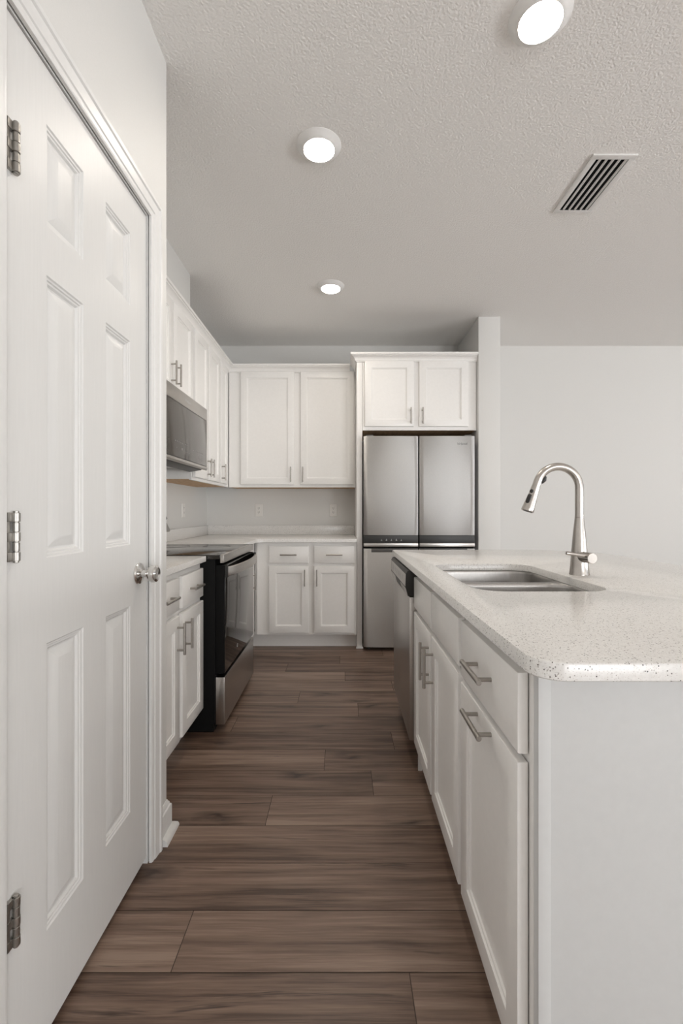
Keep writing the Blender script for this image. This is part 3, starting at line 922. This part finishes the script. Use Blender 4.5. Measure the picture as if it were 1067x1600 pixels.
if nrm.x > 0: nrm = -nrm
face_dir = (nrm * .80 + side * .60).normalized()
for off, ln, rr in ((.019, .0001, .0066), (.048, .020, .0075)):
    q = MB(); base = p_end + d_end * off
    rad_here = .0165 + (.0212 - .0165) * max(0, (off - .030)) / .048
    c = base + face_dir * (rad_here - .0035)
    tn = d_end; bn = tn.cross(face_dir).normalized()
    pts2 = []
    for i in range(28):
        a = 2 * math.pi * i / 28; e = ln / 2 * (1 if math.cos(a) > 0 else -1)
        pts2.append((rr * math.cos(a) + e, rr * math.sin(a)))
    q.loops([[c + tn * x * s + bn * yv * s + face_dir * h for x, yv in pts2] for s, h in ((1, 0), (1, .0048), (.9, .0060), (.6, .0066))])
    q.build('button', 'black_plastic', hd)
MB().lathe([(0, 0), (.0175, 0), (.0175, .0012), (0, .0012)], p_end + d_end * .0888, d_end, 28).build('nozzle', 'black_plastic', hd)
# dark hose clip tucked under the arch
i0 = 3 + 22; pc = Vector(pts[i0]); inward = (Vector((cxx, fy, zc)) - pc).normalized(); tg = (Vector(pts[i0 + 1]) - Vector(pts[i0 - 1])).normalized()
q = MB(); q.tube([pc + inward * .009 - tg * .014, pc + inward * .015 - tg * .010, pc + inward * .018, pc + inward * .015 + tg * .010, pc + inward * .009 + tg * .014], [.004, .0075, .009, .0075, .004], 16)
q.build('hose_button', 'black_plastic', nk)
# side lever
kz = ZT + .066
lv = MB().rod((fx, fy - .010, kz), (fx + .008, fy - .072, kz), .0188, 32, .0015).build('lever_hub', 'nickel', r)
MB().tube([(fx + .004, fy - .058, kz + .006), (fx - .040, fy - .062, kz + .012), (fx - .072, fy - .064, kz + .017), (fx - .078, fy - .0643, kz + .018)], [.0062, .0060, .0066, .0058], 16).build('lever', 'nickel', lv)

# ------------------------------------------------------------------ ceiling fixtures
def can(x, y, label):
    r = thing('recessed_light', label, 'ceiling light', (x, y, H), 'round recessed ceiling lights')
    MB().lathe([(.0655, -.0050), (.0660, -.0205), (.0672, -.0220), (.0695, -.0215), (.078, -.016), (.092, -.005), (.0965, -.002), (.0970, -.0003), (.0655, -.0003)], (x, y, H), n=48).build('trim_ring', 'lamp_trim', r)
    MB().lathe([(0, -.0070), (.0645, -.0070), (.0650, -.0065), (.0650, -.0052), (0, -.0052)], (x, y, H), n=48).build('lens', 'lens', r)['label'] = 'glowing white lens'


can(.636, 1.463, 'lit round recessed light nearest the camera, above the island')
can(-.102, 1.982, 'lit round recessed light in the middle of the ceiling')
can(-.083, 3.222, 'lit round recessed light farthest back, near the back cabinets')
# air vent
vx0, vx1, vy0, vy1 = 1.118, 1.318, 2.026, 2.424
r = thing('ceiling_vent', 'white rectangular ceiling air vent with dark slots', 'vent', ((vx0 + vx1) / 2, (vy0 + vy1) / 2, H))
fl = 0.026
mb = MB()
for a, b in (((vx0, vy0), (vx1, vy0 + fl)), ((vx0, vy1 - fl), (vx1, vy1)), ((vx0, vy0 + fl), (vx0 + fl, vy1 - fl)), ((vx1 - fl, vy0 + fl), (vx1, vy1 - fl))):
    mb.box((a[0], a[1], H - .007), (b[0], b[1], H - .0003), .0015)
mb.build('frame', 'vent_metal', r)
MB().box((vx0 + fl, vy0 + fl, H - .0012), (vx1 - fl, vy1 - fl, H - .0004)).build('duct_shade_sheet', 'shadow_black', r)  # black sheet; the unlit duct's shade is put into its colour
ns = 5; wv = (vx1 - vx0 - 2 * fl) / ns
for k in range(ns):
    xa = vx0 + fl + k * wv + wv * .58
    MB().prism([(xa - .002, H - .0015), (xa + .004, H - .0075), (xa + .0068, H - .0070), (xa + .0008, H - .0012)], vy0 + fl - .001, vy1 - fl + .001).build('slat', 'vent_metal', r)
